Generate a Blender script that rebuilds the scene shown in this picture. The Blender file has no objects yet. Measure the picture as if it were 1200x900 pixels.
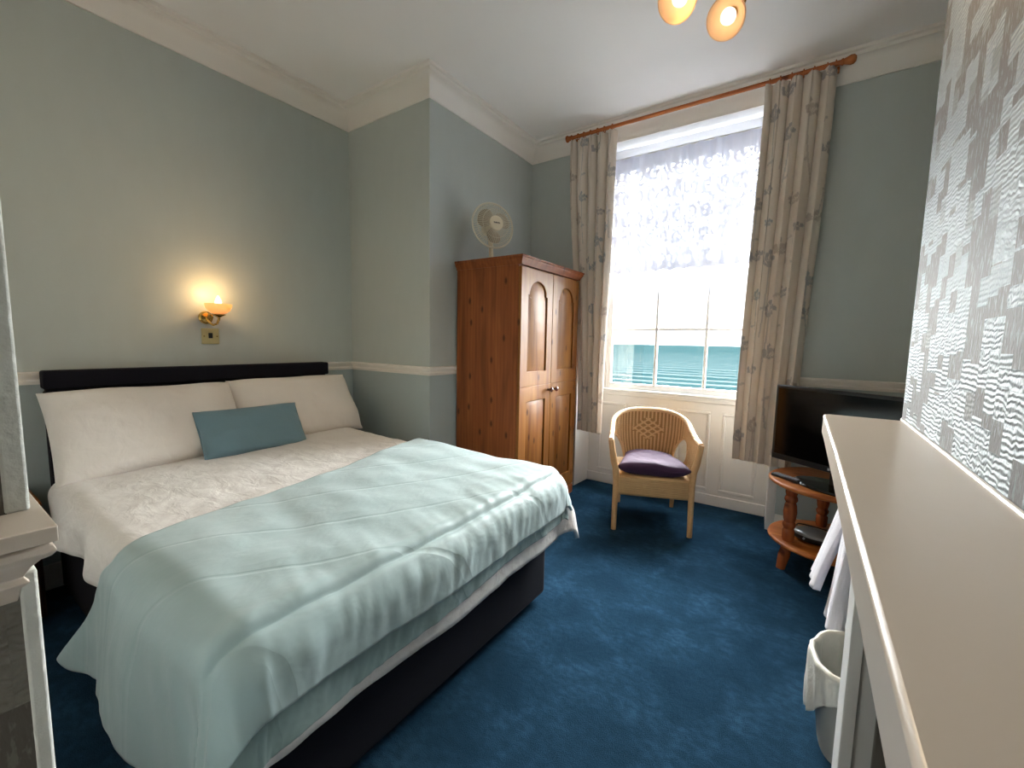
import bpy, bmesh, math, random
from mathutils import Vector, Matrix, noise
random.seed(7)
sc = bpy.context.scene
C = sc.collection
PI = math.pi
sin, cos = math.sin, math.cos
R = math.radians

# ------------------------------------------------------------------ camera, world, light, exposure
cam_d = bpy.data.cameras.new('camera')
cam = bpy.data.objects.new('camera', cam_d); C.objects.link(cam)
cam_d.sensor_width = 36.0
cam_d.lens = 501.0 / 1200.0 * 36.0
cam_d.clip_start = 0.01; cam_d.clip_end = 9000
RR = Vector((0.8220, 0.5700, 0.0190)); FW = Vector((-0.566, 0.819, -0.0997)).normalized()
RR = (RR - FW * RR.dot(FW)).normalized(); UU = RR.cross(FW)
cam.matrix_world = Matrix(((RR.x, UU.x, -FW.x, 0), (RR.y, UU.y, -FW.y, 0), (RR.z, UU.z, -FW.z, 1.25), (0, 0, 0, 1)))
sc.camera = cam

# overcast sky, brighter towards the zenith, with a wide soft sun added to brighten the room
SKY, ZENITH, SUN = 1.15, 10.0, 26.0
world = bpy.data.worlds.new('overcast_sky'); sc.world = world; world.use_nodes = True
wt = world.node_tree; bg = wt.nodes['Background']
wc = wt.nodes.new('ShaderNodeTexCoord'); ws = wt.nodes.new('ShaderNodeSeparateXYZ'); wm = wt.nodes.new('ShaderNodeMapRange')
wt.links.new(wc.outputs['Generated'], ws.inputs[0]); wt.links.new(ws.outputs[2], wm.inputs[0])
wm.inputs[1].default_value = .15; wm.inputs[2].default_value = .9; wm.inputs[3].default_value = SKY; wm.inputs[4].default_value = ZENITH
wt.links.new(wm.outputs[0], bg.inputs[1]); bg.inputs[0].default_value = (0.90, 0.95, 1.0, 1)
sl = bpy.data.lights.new('added_soft_sun', 'SUN'); sl.energy = SUN; sl.angle = R(75); sl.color = (1.0, .98, .95)
so = bpy.data.objects.new('added_soft_sun', sl); C.objects.link(so)
so.rotation_euler = Vector((.06, -1.0, -.22)).to_track_quat('-Z', 'Y').to_euler(); so.location = (-.8, 9, 6)

pl = bpy.data.lights.new('window_portal', 'AREA'); pl.shape = 'RECTANGLE'; pl.size = 1.5; pl.size_y = 2.1
pl.cycles.is_portal = True
po = bpy.data.objects.new('window_portal', pl); C.objects.link(po)
po.location = (-0.855, 3.72, 1.83); po.rotation_euler = (R(-90), 0, 0)

BULB_W = 7.0
SCONCE_W = 0.62
sc.view_settings.view_transform = 'Standard'; sc.view_settings.look = 'None'
sc.view_settings.gamma = 1; sc.view_settings.use_curve_mapping = False
sc.view_settings.exposure = 1.7
sc.render.engine = 'CYCLES'
cy = sc.cycles
cy.use_denoising = True
cy.max_bounces = 10; cy.diffuse_bounces = 6; cy.glossy_bounces = 4; cy.transparent_max_bounces = 12; cy.transmission_bounces = 6
cy.sample_clamp_indirect = 6.0; cy.blur_glossy = 0.6; cy.caustics_reflective = False; cy.caustics_refractive = False

# ------------------------------------------------------------------ helpers
def lin(r, g, b):
    f = lambda c: (c / 255) / 12.92 if c <= 10 else (((c / 255) + .055) / 1.055) ** 2.4
    return (f(r), f(g), f(b), 1)

class NT:
    """small node tree builder"""
    def __init__(s, name):
        s.m = bpy.data.materials.new(name); s.m.use_nodes = True
        s.t = s.m.node_tree; s.p = s.t.nodes['Principled BSDF']; s.o = s.t.nodes['Material Output']
    def n(s, typ, ins=None, **kw):
        nd = s.t.nodes.new(typ)
        for k, v in kw.items(): setattr(nd, k, v)
        if ins:
            for k, v in ins.items():
                if isinstance(v, bpy.types.NodeSocket): s.t.links.new(v, nd.inputs[k])
                else: nd.inputs[k].default_value = v
        return nd
    def set(s, **kw):
        names = dict(color='Base Color', rough='Roughness', metal='Metallic', spec='Specular IOR Level', normal='Normal',
                     sheen='Sheen Weight', coat='Coat Weight', emit='Emission Color', emits='Emission Strength', trans='Transmission Weight',
                     alpha='Alpha', sub='Subsurface Weight', ior='IOR', aniso='Anisotropic', coatr='Coat Roughness', sheenr='Sheen Roughness')
        for k, v in kw.items():
            i = s.p.inputs[names[k]]
            if isinstance(v, bpy.types.NodeSocket): s.t.links.new(v, i)
            else: i.default_value = v
        return s.m
    def coord(s, out='Object', scale=(1, 1, 1), rot=(0, 0, 0)):
        tc = s.n('ShaderNodeTexCoord')
        mp = s.n('ShaderNodeMapping', {'Vector': tc.outputs[out], 'Scale': scale, 'Rotation': rot})
        return mp.outputs[0]
    def noise(s, vec, scale, detail=3, rough=.5, dist=0):
        return s.n('ShaderNodeTexNoise', {'Vector': vec, 'Scale': scale, 'Detail': detail, 'Roughness': rough, 'Distortion': dist}).outputs['Fac']
    def ramp(s, fac, stops):
        nd = s.n('ShaderNodeValToRGB', {'Fac': fac}); e = nd.color_ramp.elements
        while len(e) < len(stops): e.new(.5)
        for i, (p, c) in enumerate(stops):
            e[i].position = p; e[i].color = c if len(c) == 4 else (*c, 1)
        return nd.outputs[0]
    def mix(s, fac, a, b, mode='MIX'):
        nd = s.n('ShaderNodeMix', data_type='RGBA', blend_type=mode)
        for i, v in ((0, fac), (6, a), (7, b)):
            if isinstance(v, bpy.types.NodeSocket): s.t.links.new(v, nd.inputs[i])
            else: nd.inputs[i].default_value = v
        return nd.outputs[2]
    def math(s, op, a, b=0.0, c=0.0):
        return s.n('ShaderNodeMath', {0: a, 1: b, 2: c}, operation=op).outputs[0]
    def bump(s, h, strength=.3, dist=.01, normal=None):
        ins = {'Height': h, 'Strength': strength, 'Distance': dist}
        if normal is not None: ins['Normal'] = normal
        return s.n('ShaderNodeBump', ins).outputs[0]

def plain(name, col, rough=.5, metal=0, var=.06, nscale=12, bump=.05, bdist=.003, **kw):
    t = NT(name); v = t.coord()
    f = t.noise(v, nscale, 4)
    dark = tuple(c * (1 - var) for c in col[:3]) + (1,); light = tuple(min(1, c * (1 + var)) for c in col[:3]) + (1,)
    t.set(color=t.mix(f, dark, light), rough=rough, metal=metal, **kw)
    if bump: t.set(normal=t.bump(t.noise(v, nscale * 6, 3), bump, bdist))
    return t.m

M = {}
# room wallpaper: soft grey green, slightly silky woven texture
def m_wallpaper():
    t = NT('grey_green_wallpaper'); v = t.coord()
    big = t.noise(v, 1.3, 2)
    col = t.mix(big, lin(176, 183, 179), lin(183, 190, 185))
    w = t.noise(t.coord(scale=(60, 60, 160)), 1, 2); w2 = t.noise(t.coord(scale=(14, 14, 5)), 1, 4)
    h = t.math('ADD', t.math('MULTIPLY', w, .5), t.math('MULTIPLY', w2, .6))
    col = t.mix(t.math('MULTIPLY', w2, .35), col, lin(200, 206, 202))
    t.set(color=col, rough=t.n('ShaderNodeMapRange', {0: w2, 1: .3, 2: .7, 3: .36, 4: .50}).outputs[0], normal=t.bump(h, .22, .003))
    return t.m
M['paper'] = m_wallpaper()
def m_dado():
    t = NT('grey_green_dado_paper'); v = t.coord()
    w = t.noise(t.coord(scale=(50, 50, 120)), 1, 3)
    t.set(color=t.mix(t.noise(v, 2, 2), lin(170, 182, 182), lin(178, 190, 189)), rough=.55, normal=t.bump(w, .2, .003))
    return t.m
M['dado'] = m_dado()
# embossed foil wallpaper on the chimney breast: blocks of ripples alternating with matte blocks
def m_embossed(name, foil, matte, metal, seed=0.0):
    t = NT(name)
    tc = t.n('ShaderNodeTexCoord'); sp = t.n('ShaderNodeSeparateXYZ', {0: tc.outputs['Object']})
    y, z = sp.outputs[1], sp.outputs[2]
    def cell(wy, wz, off):
        cyi = t.math('FLOOR', t.math('DIVIDE', y, wy))
        stag = t.n('ShaderNodeTexWhiteNoise', {'W': t.math('ADD', cyi, off)}, noise_dimensions='1D').outputs[0]
        czi = t.math('FLOOR', t.math('ADD', t.math('DIVIDE', z, wz), stag))
        cv = t.n('ShaderNodeCombineXYZ', {0: cyi, 1: czi, 2: off})
        return t.n('ShaderNodeTexWhiteNoise', {'Vector': cv.outputs[0]}, noise_dimensions='3D').outputs[0]
    a = cell(.046, .048, 3.1 + seed); b = cell(.092, .085, 8.7 + seed)
    s = t.math('ADD', t.math('MULTIPLY', a, .5), t.math('MULTIPLY', b, .5))
    shiny = t.n('ShaderNodeMapRange', {0: s, 1: .37, 2: .43, 3: 0.0, 4: 1.0}).outputs[0]
    vec = tc.outputs['Object']
    wob = t.noise(vec, 45, 2)
    ph = t.math('ADD', t.math('MULTIPLY', z, 2 * PI / .0095), t.math('MULTIPLY', wob, t.math('ADD', 3, t.math('MULTIPLY', b, 14))))
    ph = t.math('ADD', ph, t.math('MULTIPLY', a, 40))
    rip = t.math('MULTIPLY', t.math('ADD', t.math('SINE', ph), 1), .5)
    grain = t.noise(t.coord(scale=(1, 1, .35)), 190, 3)
    h = t.math('ADD', t.math('MULTIPLY', t.math('MULTIPLY', rip, shiny), .8), t.math('MULTIPLY', grain, .45))
    h = t.math('ADD', h, t.math('MULTIPLY', shiny, .5))
    streak = t.n('ShaderNodeMapRange', {0: t.noise(t.coord(scale=(1, 1, .3)), 130, 3, .6), 1: .54, 2: .62, 3: 0, 4: .7}).outputs[0]
    col = t.mix(t.math('MAXIMUM', shiny, streak), matte, foil)
    t.set(color=col, metal=t.math('MULTIPLY', shiny, metal), rough=t.math('SUBTRACT', .66, t.math('MULTIPLY', shiny, .10)), spec=.35, normal=t.bump(h, .55, .0032))
    return t.m
M['foil'] = m_embossed('embossed_foil_wallpaper', lin(98, 108, 113), lin(64, 62, 61), .3)
M['foil_dark'] = m_embossed('embossed_grey_wallpaper', lin(112, 110, 102), lin(84, 80, 74), .1, 5)

M['ceiling'] = plain('ceiling_paint', lin(244, 241, 238), .75, var=.02, nscale=3, bump=.05)
M['white_wall'] = plain('white_wall_paint', lin(240, 238, 232), .7, var=.01, nscale=3, bump=.03)
M['gloss'] = plain('white_gloss_paint', lin(214, 213, 211), .35, var=.02, nscale=4, bump=.04, bdist=.002)
M['cream'] = plain('cream_gloss_paint', lin(236, 230, 222), .3, var=.03, nscale=4, bump=.05, bdist=.002)
M['inner'] = plain('shadowed_taupe_panel', lin(92, 88, 80), .5, var=.05)  # fireplace panel colour darkened to stand for the shadow on it
M['mantel'] = plain('mantel_gloss_paint', lin(196, 186, 175), .3, var=.03, nscale=5, bump=.05, bdist=.003)
M['pier_paint'] = plain('chalky_white_paint', lin(190, 194, 190), .6, var=.12, nscale=14, bump=.5, bdist=.006)
def m_carpet():
    t = NT('blue_carpet'); v = t.coord()
    patch = t.noise(v, 4.5, 5, .6, .5); mid = t.noise(t.coord(scale=(1, 1.6, 1)), 26, 4, .65, .3); fine = t.noise(v, 380, 2)
    c = t.ramp(patch, [(.34, lin(20, 40, 58)), (.5, lin(30, 55, 76)), (.66, lin(44, 74, 99))])
    c = t.mix(t.n('ShaderNodeMapRange', {0: mid, 1: .40, 2: .62, 3: .6, 4: 0}).outputs[0], c, lin(18, 37, 56))
    c = t.mix(t.n('ShaderNodeMapRange', {0: fine, 1: .35, 2: .75, 3: 0, 4: .55}).outputs[0], c, lin(56, 86, 108))
    h = t.math('ADD', fine, t.math('MULTIPLY', mid, .8))
    t.set(color=c, rough=1.0, spec=.0, normal=t.bump(h, .8, .006))
    return t.m
M['carpet'] = m_carpet()
def m_pine(name, base, dark, light, axis='Z', rough=.48, scale=1.0):
    t = NT(name)
    s = {'Z': (9, 9, .9), 'Y': (9, .9, 9), 'X': (.9, 9, 9)}[axis]
    v = t.coord(scale=tuple(k * scale for k in s))
    g = t.noise(v, 1.6, 4, .5, .8)
    wv = t.n('ShaderNodeTexWave', {'Vector': v, 'Scale': 1.3, 'Distortion': 5.0, 'Detail': 2, 'Detail Scale': 1.0}, bands_direction='X' if axis != 'X' else 'Y').outputs['Fac']
    c = t.ramp(g, [(.3, dark), (.5, base), (.72, light)])
    c = t.mix(t.math('MULTIPLY', wv, .3), c, dark)
    tc = t.n('ShaderNodeTexCoord'); sp = t.n('ShaderNodeSeparateXYZ', {0: tc.outputs['Object']})
    across, along = (t.math('ADD', sp.outputs[0], sp.outputs[1]), sp.outputs[2]) if axis == 'Z' else (sp.outputs[1], sp.outputs[0])
    kvec = t.n('ShaderNodeCombineXYZ', {0: t.math('MULTIPLY', across, 9), 1: t.math('MULTIPLY', along, 4.2), 2: 0.0}).outputs[0]
    kv = t.n('ShaderNodeTexVoronoi', {'Vector': kvec, 'Scale': 1.0, 'Randomness': 1.0}, voronoi_dimensions='2D')
    gate = t.math('GREATER_THAN', t.n('ShaderNodeSeparateXYZ', {0: kv.outputs['Color']}).outputs[0], .5); kv = kv.outputs['Distance']
    knot = t.ramp(kv, [(.05, (1, 1, 1)), (.13, (0, 0, 0))])
    c = t.mix(t.math('MULTIPLY', t.math('MULTIPLY', knot, gate), .8), c, (dark[0] * .34, dark[1] * .26, dark[2] * .2, 1))
    t.set(color=c, rough=rough, spec=.28, coat=.05, coatr=.3, normal=t.bump(wv, .06, .002))
    return t.m
M['pine'] = m_pine('waxed_pine', lin(134, 82, 34), lin(108, 60, 22), lin(154, 102, 48))
M['pine_side'] = m_pine('waxed_pine_side', lin(140, 76, 38), lin(112, 56, 26), lin(158, 92, 48))
M['pine_light'] = m_pine('honey_pine', lin(146, 94, 40), lin(118, 68, 24), lin(166, 114, 56))
M['pine_table'] = m_pine('orange_pine', lin(182, 106, 46), lin(150, 78, 28), lin(198, 130, 66), 'X')
M['pine_turned'] = m_pine('turned_red_pine', lin(140, 70, 36), lin(104, 46, 22), lin(168, 92, 50), 'Z', .25)
M['pole'] = m_pine('varnished_pole_wood', lin(190, 112, 62), lin(156, 82, 40), lin(208, 134, 80), 'X', .25)
M['dark_wood'] = m_pine('dark_brown_wood', lin(70, 40, 24), lin(50, 28, 16), lin(84, 50, 30))
M['knob'] = plain('dark_red_wood', lin(92, 36, 24), .2, var=.15, nscale=40, coat=.5)
def m_fabric(name, a, b, rough=.85, weave=700, strength=.25, sheen=.2, crease=0, **kw):
    t = NT(name); v = t.coord()
    c = t.mix(t.noise(v, 5, 4), a, b)
    h = t.noise(v, weave, 2)
    n = t.bump(h, strength, .0015)
    if crease:
        cr = t.noise(t.coord(scale=(1, 1.6, 1.3)), 9, 4, .5, .5)
        cr2 = t.noise(t.coord(scale=(2.2, .7, 1)), 6, 3, .5, .4)
        n = t.bump(t.math('ADD', cr, cr2), crease, .02, n)
    t.set(color=c, rough=rough, sheen=sheen, spec=.3, normal=n, **kw)
    return t.m
M['linen'] = m_fabric('white_cotton', lin(220, 216, 213), lin(228, 224, 221), .8, crease=.4)
M['pillowcase'] = m_fabric('white_pillowcase_cotton', lin(222, 217, 212), lin(230, 225, 220), .8, crease=.34)
def m_sage(name, a, b, rough, crease, sheen=.3):
    t = NT(name); v = t.coord()
    c = t.mix(t.noise(v, 4, 4), a, b)
    # wandering quilting stitches
    w = t.n('ShaderNodeTexWave', {'Vector': t.coord(rot=(0, 0, .5)), 'Scale': 1.25, 'Distortion': 3.2, 'Detail': 1, 'Detail Scale': .6}).outputs['Fac']
    st = t.ramp(w, [(0.0, (1, 1, 1)), (.012, (0, 0, 0))])
    cr = t.noise(t.coord(scale=(1.5, .8, 1)), 9, 3, .5, .3)
    n = t.bump(t.math('ADD', t.math('MULTIPLY', st, -.3), cr), crease, .02)
    n = t.bump(t.noise(v, 800, 2), .15, .001, n)
    t.set(color=c, rough=rough, sheen=sheen, normal=n)
    return t.m
M['sage'] = m_sage('sage_satin_bedspread', lin(154, 178, 182), lin(162, 186, 190), .5, .24)
M['sage_satin'] = m_sage('sage_satin_lining', lin(128, 152, 152), lin(140, 164, 162), .3, .4)
M['teal'] = m_fabric('teal_cushion_cotton', lin(104, 134, 148), lin(112, 142, 155), .75, crease=.12)
M['navy'] = m_fabric('navy_bed_fabric', lin(17, 18, 28), lin(21, 22, 33), 1.0, 500, .4, .0)
M['purple'] = m_fabric('purple_seat_cotton', lin(60, 36, 60), lin(68, 42, 68), .75, sheen=.05, crease=.1)
def m_print(name, base):
    t = NT(name); v = t.coord()
    at = t.n('ShaderNodeAttribute', attribute_name='print')
    c = t.mix(t.noise(v, 6, 3), base, tuple(k * 1.06 for k in base[:3]) + (1,))
    c = t.mix(at.outputs['Alpha'], c, at.outputs['Color'])
    w = t.noise(t.coord(scale=(300, 300, 300)), 1, 2)
    t.set(color=c, rough=.85, sheen=.15, spec=.2, normal=t.bump(w, .2, .001))
    tr = t.n('ShaderNodeBsdfTranslucent', {'Color': c})
    mx = t.n('ShaderNodeMixShader', {0: .10, 1: t.p.outputs[0], 2: tr.outputs[0]})
    t.t.links.new(mx.outputs[0], t.o.inputs[0])
    return t.m
M['curtain'] = m_print('flower_print_curtain_cotton', lin(220, 208, 194))
def m_lace():
    t = NT('white_lace')
    at = t.n('ShaderNodeAttribute', attribute_name='lace')
    d = t.n('ShaderNodeBsdfDiffuse', {'Color': lin(228, 232, 250)}); tl = t.n('ShaderNodeBsdfTranslucent', {'Color': lin(228, 232, 250)})
    cloth = t.n('ShaderNodeMixShader', {0: .026, 1: d.outputs[0], 2: tl.outputs[0]})
    tp = t.n('ShaderNodeBsdfTransparent')
    op = t.n('ShaderNodeMapRange', {0: at.outputs['Fac'], 1: 0, 2: 1, 3: 0.0, 4: 1.0}).outputs[0]
    mx = t.n('ShaderNodeMixShader', {0: op, 1: tp.outputs[0], 2: cloth.outputs[0]})
    t.t.links.new(mx.outputs[0], t.o.inputs[0])
    return t.m
M['lace'] = m_lace()
def m_glass():
    t = NT('window_glass')
    tp = t.n('ShaderNodeBsdfTransparent', {'Color': (.96, .98, .98, 1)}); g = t.n('ShaderNodeBsdfGlossy', {'Roughness': .02})
    mx = t.n('ShaderNodeMixShader', {0: .05, 1: tp.outputs[0], 2: g.outputs[0]})
    t.t.links.new(mx.outputs[0], t.o.inputs[0]); return t.m
M['glass'] = m_glass()
def m_wicker(name, a, b, sc_=110):
    t = NT(name); v = t.coord()
    w = t.n('ShaderNodeTexWave', {'Vector': t.coord(scale=(1, 1, 1)), 'Scale': sc_ / 4, 'Distortion': 1.5, 'Detail': 1}, bands_direction='Z').outputs['Fac']
    c = t.mix(t.noise(v, 30, 4), a, b); c = t.mix(t.math('MULTIPLY', w, .18), c, tuple(k * .45 for k in a[:3]) + (1,))
    t.set(color=c, rough=.55, normal=t.bump(w, .6, .004)); return t.m
M['wicker'] = m_wicker('woven_cane', lin(228, 188, 140), lin(238, 206, 160))
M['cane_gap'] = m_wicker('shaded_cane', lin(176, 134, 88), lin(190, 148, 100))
M['wicker_dark'] = m_wicker('woven_cane_apron', lin(198, 154, 102), lin(212, 172, 120))
M['rattan'] = plain('rattan_pole', lin(206, 162, 112), .5, var=.15, nscale=30)
M['fanwhite'] = plain('aged_cream_plastic', lin(226, 214, 186), .35, var=.02)
M['fanblade'] = plain('smoky_cream_plastic', lin(176, 162, 138), .3, var=.03)
M['fanwire'] = plain('cream_coated_wire', lin(222, 214, 192), .4, var=.02, bump=0)
M['black'] = plain('black_plastic', lin(14, 14, 16), .3, var=.1, bump=.03)
M['screen'] = plain('dark_screen', lin(9, 7, 8), .09, var=.02, bump=0)
M['darkgrey'] = plain('dark_grey_rubber', lin(34, 34, 36), .5)
M['silver'] = plain('silver_plastic', lin(128, 128, 128), .32, metal=.5, var=.05)
M['brass'] = plain('polished_brass', lin(214, 178, 104), .2, metal=1, var=.06, bump=.03)
M['brass_pale'] = plain('satin_brass_plate', lin(206, 190, 140), .3, metal=.8, var=.05, bump=.03)
M['label_grey'] = plain('printed_grey_mark', lin(70, 66, 66), .5, bump=0)
M['label_light'] = plain('printed_light_mark', lin(170, 170, 174), .4, bump=0)
M['towel'] = None
def m_towel():
    t = NT('white_terry_towel'); v = t.coord()
    f = t.noise(v, 350, 3)
    t.set(color=t.mix(t.noise(v, 6, 3), lin(222, 220, 232), lin(234, 232, 242)), rough=.95, sheen=.4, normal=t.bump(f, .7, .004)); return t.m
M['towel'] = m_towel()
M['liner'] = plain('white_bin_liner_plastic', lin(216, 214, 206), .35, var=.03, nscale=8, bump=.4, bdist=.01, sub=0)
M['binwhite'] = plain('grey_white_bin', lin(170, 168, 160), .4, var=.04)
def m_lampglass(name, col, strength):
    t = NT(name)
    t.set(color=col, rough=.35, emit=col, emits=strength, spec=.5)
    tl = t.n('ShaderNodeBsdfTranslucent', {'Color': col})
    mx = t.n('ShaderNodeMixShader', {0: .45, 1: t.p.outputs[0], 2: tl.outputs[0]})
    t.t.links.new(mx.outputs[0], t.o.inputs[0]); return t.m
M['shade_glass'] = m_lampglass('amber_frosted_glass', lin(250, 222, 184), .0)
def m_emit(name, col, s):
    t = NT(name); e = t.n('ShaderNodeEmission', {'Color': col, 'Strength': s}); t.t.links.new(e.outputs[0], t.o.inputs[0]); return t.m
M['bulb'] = m_emit('glowing_bulb', (1.0, .82, .56, 1), 1.3)
def m_sea():
    t = NT('sea_water')
    v = t.coord(scale=(.012, .042, 1))
    w = t.n('ShaderNodeTexWave', {'Vector': v, 'Scale': .32, 'Distortion': 3.5, 'Detail': 3, 'Detail Scale': 1.2}, bands_direction='Y').outputs['Fac']
    n = t.noise(t.coord(scale=(.004, .02, 1)), 1, 4)
    c = t.mix(n, (.0056, .0155, .0172, 1), (.0080, .0185, .0198, 1))
    foam = t.math('MULTIPLY', t.ramp(w, [(.62, (0, 0, 0)), (.95, (1, 1, 1))]), .75)
    # surf is broken up nearer the beach
    tc = t.n('ShaderNodeTexCoord'); y = t.n('ShaderNodeSeparateXYZ', {0: tc.outputs['Object']}).outputs[1]
    near = t.n('ShaderNodeMapRange', {0: y, 1: 120, 2: 900, 3: 1.0, 4: .08}).outputs[0]
    c = t.mix(t.math('MULTIPLY', foam, near), c, (.048, .058, .058, 1))
    t.set(color=c, rough=.9, spec=0.0); return t.m
M['sea'] = m_sea()

# ---- objects
WM = {}
def world_of(o):
    m = Matrix.LocRotScale(o.location, o.rotation_euler, None)
    return (world_of(o.parent) @ m) if o.parent else m
def link(name, me, mats, parent=None):
    o = bpy.data.objects.new(name, me); C.objects.link(o)
    for m in (mats if isinstance(mats, (list, tuple)) else [mats]): me.materials.append(m)
    if parent: o.parent = parent
    return o
def obj(name, bm, mat, parent=None, smooth=True, bevel=0, world=False, seg=2, subsurf=0, angle=40, solid=0):
    """link a bmesh as one mesh object; world=True: coordinates are room coordinates"""
    if world and parent: bm.transform(world_of(parent).inverted())
    bmesh.ops.recalc_face_normals(bm, faces=bm.faces)
    me = bpy.data.meshes.new(name); bm.to_mesh(me); bm.free()
    o = link(name, me, mat, parent)
    if smooth:
        me.polygons.foreach_set('use_smooth', [True] * len(me.polygons))
        me.set_sharp_from_angle(angle=R(angle))
    if solid:
        s = o.modifiers.new('thickness', 'SOLIDIFY'); s.thickness = solid; s.offset = 0
    if bevel:
        b = o.modifiers.new('bevel', 'BEVEL'); b.width = bevel; b.segments = seg; b.limit_method = 'ANGLE'; b.angle_limit = R(35); b.harden_normals = False
    if subsurf:
        s = o.modifiers.new('subdivision', 'SUBSURF'); s.levels = subsurf; s.render_levels = subsurf
    return o
def tag(o, label=None, cat=None, group=None, kind=None):
    if label: o['label'] = label
    if cat: o['category'] = cat
    if group: o['group'] = group
    if kind: o['kind'] = kind
    return o
def thing(name, loc, rz=0, label=None, cat=None, group=None):
    o = bpy.data.objects.new(name, None); C.objects.link(o)
    o.location = loc; o.rotation_euler = (0, 0, rz); o.empty_display_size = .05
    return tag(o, label, cat, group)
def struct(name, bm, mat, parent=None, **kw):
    o = obj(name, bm, mat, parent, **kw)
    if not parent: o['kind'] = 'structure'
    return o
def B(): return bmesh.new()
def box(bm, x0, x1, y0, y1, z0, z1):
    vs = [bm.verts.new((x, y, z)) for x in (x0, x1) for y in (y0, y1) for z in (z0, z1)]
    for f in ((0, 1, 3, 2), (4, 6, 7, 5), (0, 4, 5, 1), (2, 3, 7, 6), (0, 2, 6, 4), (1, 5, 7, 3)):
        bm.faces.new([vs[i] for i in f])
    return vs
def bx(*a):
    bm = B(); box(bm, *a); return bm
def frame_of(d):
    d = Vector(d).normalized(); a = Vector((0, 0, 1)) if abs(d.z) < .9 else Vector((1, 0, 0))
    u = d.cross(a).normalized(); return u, u.cross(d).normalized()
def tube(bm, pts, r, n=10, closed=False, cap=True, up=None):
    pts = [Vector(p) for p in pts]; rs = r if isinstance(r, (list, tuple)) else [r] * len(pts)
    rings = []; pu = None
    for i, p in enumerate(pts):
        if closed: d = pts[(i + 1) % len(pts)] - pts[i - 1]
        else: d = pts[min(i + 1, len(pts) - 1)] - pts[max(i - 1, 0)]
        d.normalize()
        if pu is None: u, w = frame_of(d)
        else:
            u = (pu - d * pu.dot(d)).normalized(); w = u.cross(d).normalized()
        pu = u
        rings.append([bm.verts.new(p + (u * cos(2 * PI * k / n) + w * sin(2 * PI * k / n)) * rs[i]) for k in range(n)])
    m = len(rings)
    for i in range(m if closed else m - 1):
        a, b = rings[i], rings[(i + 1) % m]
        sh = 0
        if closed and i == m - 1:
            sh = min(range(n), key=lambda s: (a[0].co - b[s].co).length)
        for k in range(n): bm.faces.new((a[k], a[(k + 1) % n], b[(k + 1 + sh) % n], b[(k + sh) % n]))
    if cap and not closed:
        bm.faces.new(rings[0][::-1]); bm.faces.new(rings[-1])
def lathe(bm, prof, c=(0, 0, 0), n=28, mat=None, closed=False):
    """prof: (r, z) pairs around local z; mat optional 4x4"""
    c = Vector(c); mm = mat or Matrix.Identity(4)
    rings = []
    for r, z in prof:
        if r < 1e-6: rings.append([bm.verts.new(mm @ Vector((0, 0, z)) + c)])
        else: rings.append([bm.verts.new(mm @ Vector((r * cos(2 * PI * k / n), r * sin(2 * PI * k / n), z)) + c) for k in range(n)])
    for a, b in zip(rings[:-1], rings[1:]):
        for k in range(n):
            k2 = (k + 1) % n
            if len(a) == 1 and len(b) == 1: continue
            if len(a) == 1: bm.faces.new((a[0], b[k], b[k2]))
            elif len(b) == 1: bm.faces.new((a[k], b[0], a[k2]))
            else: bm.faces.new((a[k], b[k], b[k2], a[k2]))
def prism(bm, outline, thick_vec):
    """extrude a closed planar outline (list of 3D points)"""
    t = Vector(thick_vec)
    a = [bm.verts.new(Vector(p)) for p in outline]; b = [bm.verts.new(Vector(p) + t) for p in outline]
    bm.faces.new(a[::-1]); bm.faces.new(b); n = len(a)
    for i in range(n): bm.faces.new((a[i], a[(i + 1) % n], b[(i + 1) % n], b[i]))
def sweep(bm, path, prof, side=1):
    """sweep a (out, z) profile along a horizontal polyline with mitred corners; 'out' is to the right (side=1) of the path"""
    P = [Vector((p[0], p[1])) for p in path]; rings = []
    for i, p in enumerate(P):
        def nrm(a, b):
            d = (b - a).normalized(); return Vector((d.y, -d.x)) * side
        if i == 0: m = nrm(P[0], P[1])
        elif i == len(P) - 1: m = nrm(P[-2], P[-1])
        else:
            n1, n2 = nrm(P[i - 1], p), nrm(p, P[i + 1]); m = (n1 + n2); m = m / max(1e-6, m.dot(n1))
        rings.append([bm.verts.new((p.x + m.x * o, p.y + m.y * o, z)) for o, z in prof])
    n = len(prof)
    for a, b in zip(rings[:-1], rings[1:]):
        for k in range(n): bm.faces.new((a[k], a[(k + 1) % n], b[(k + 1) % n], b[k]))
    bm.faces.new(rings[0]); bm.faces.new(rings[-1][::-1])
def grid(bm, nu, nv, f):
    vs = [[bm.verts.new(f(i / nu, j / nv)) for j in range(nv + 1)] for i in range(nu + 1)]
    for i in range(nu):
        for j in range(nv): bm.faces.new((vs[i][j], vs[i + 1][j], vs[i + 1][j + 1], vs[i][j + 1]))
    return vs
def sm(a, b, x):
    t = max(0, min(1, (x - a) / (b - a))); return t * t * (3 - 2 * t)
def nz(*p): return noise.noise(Vector(p))

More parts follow.
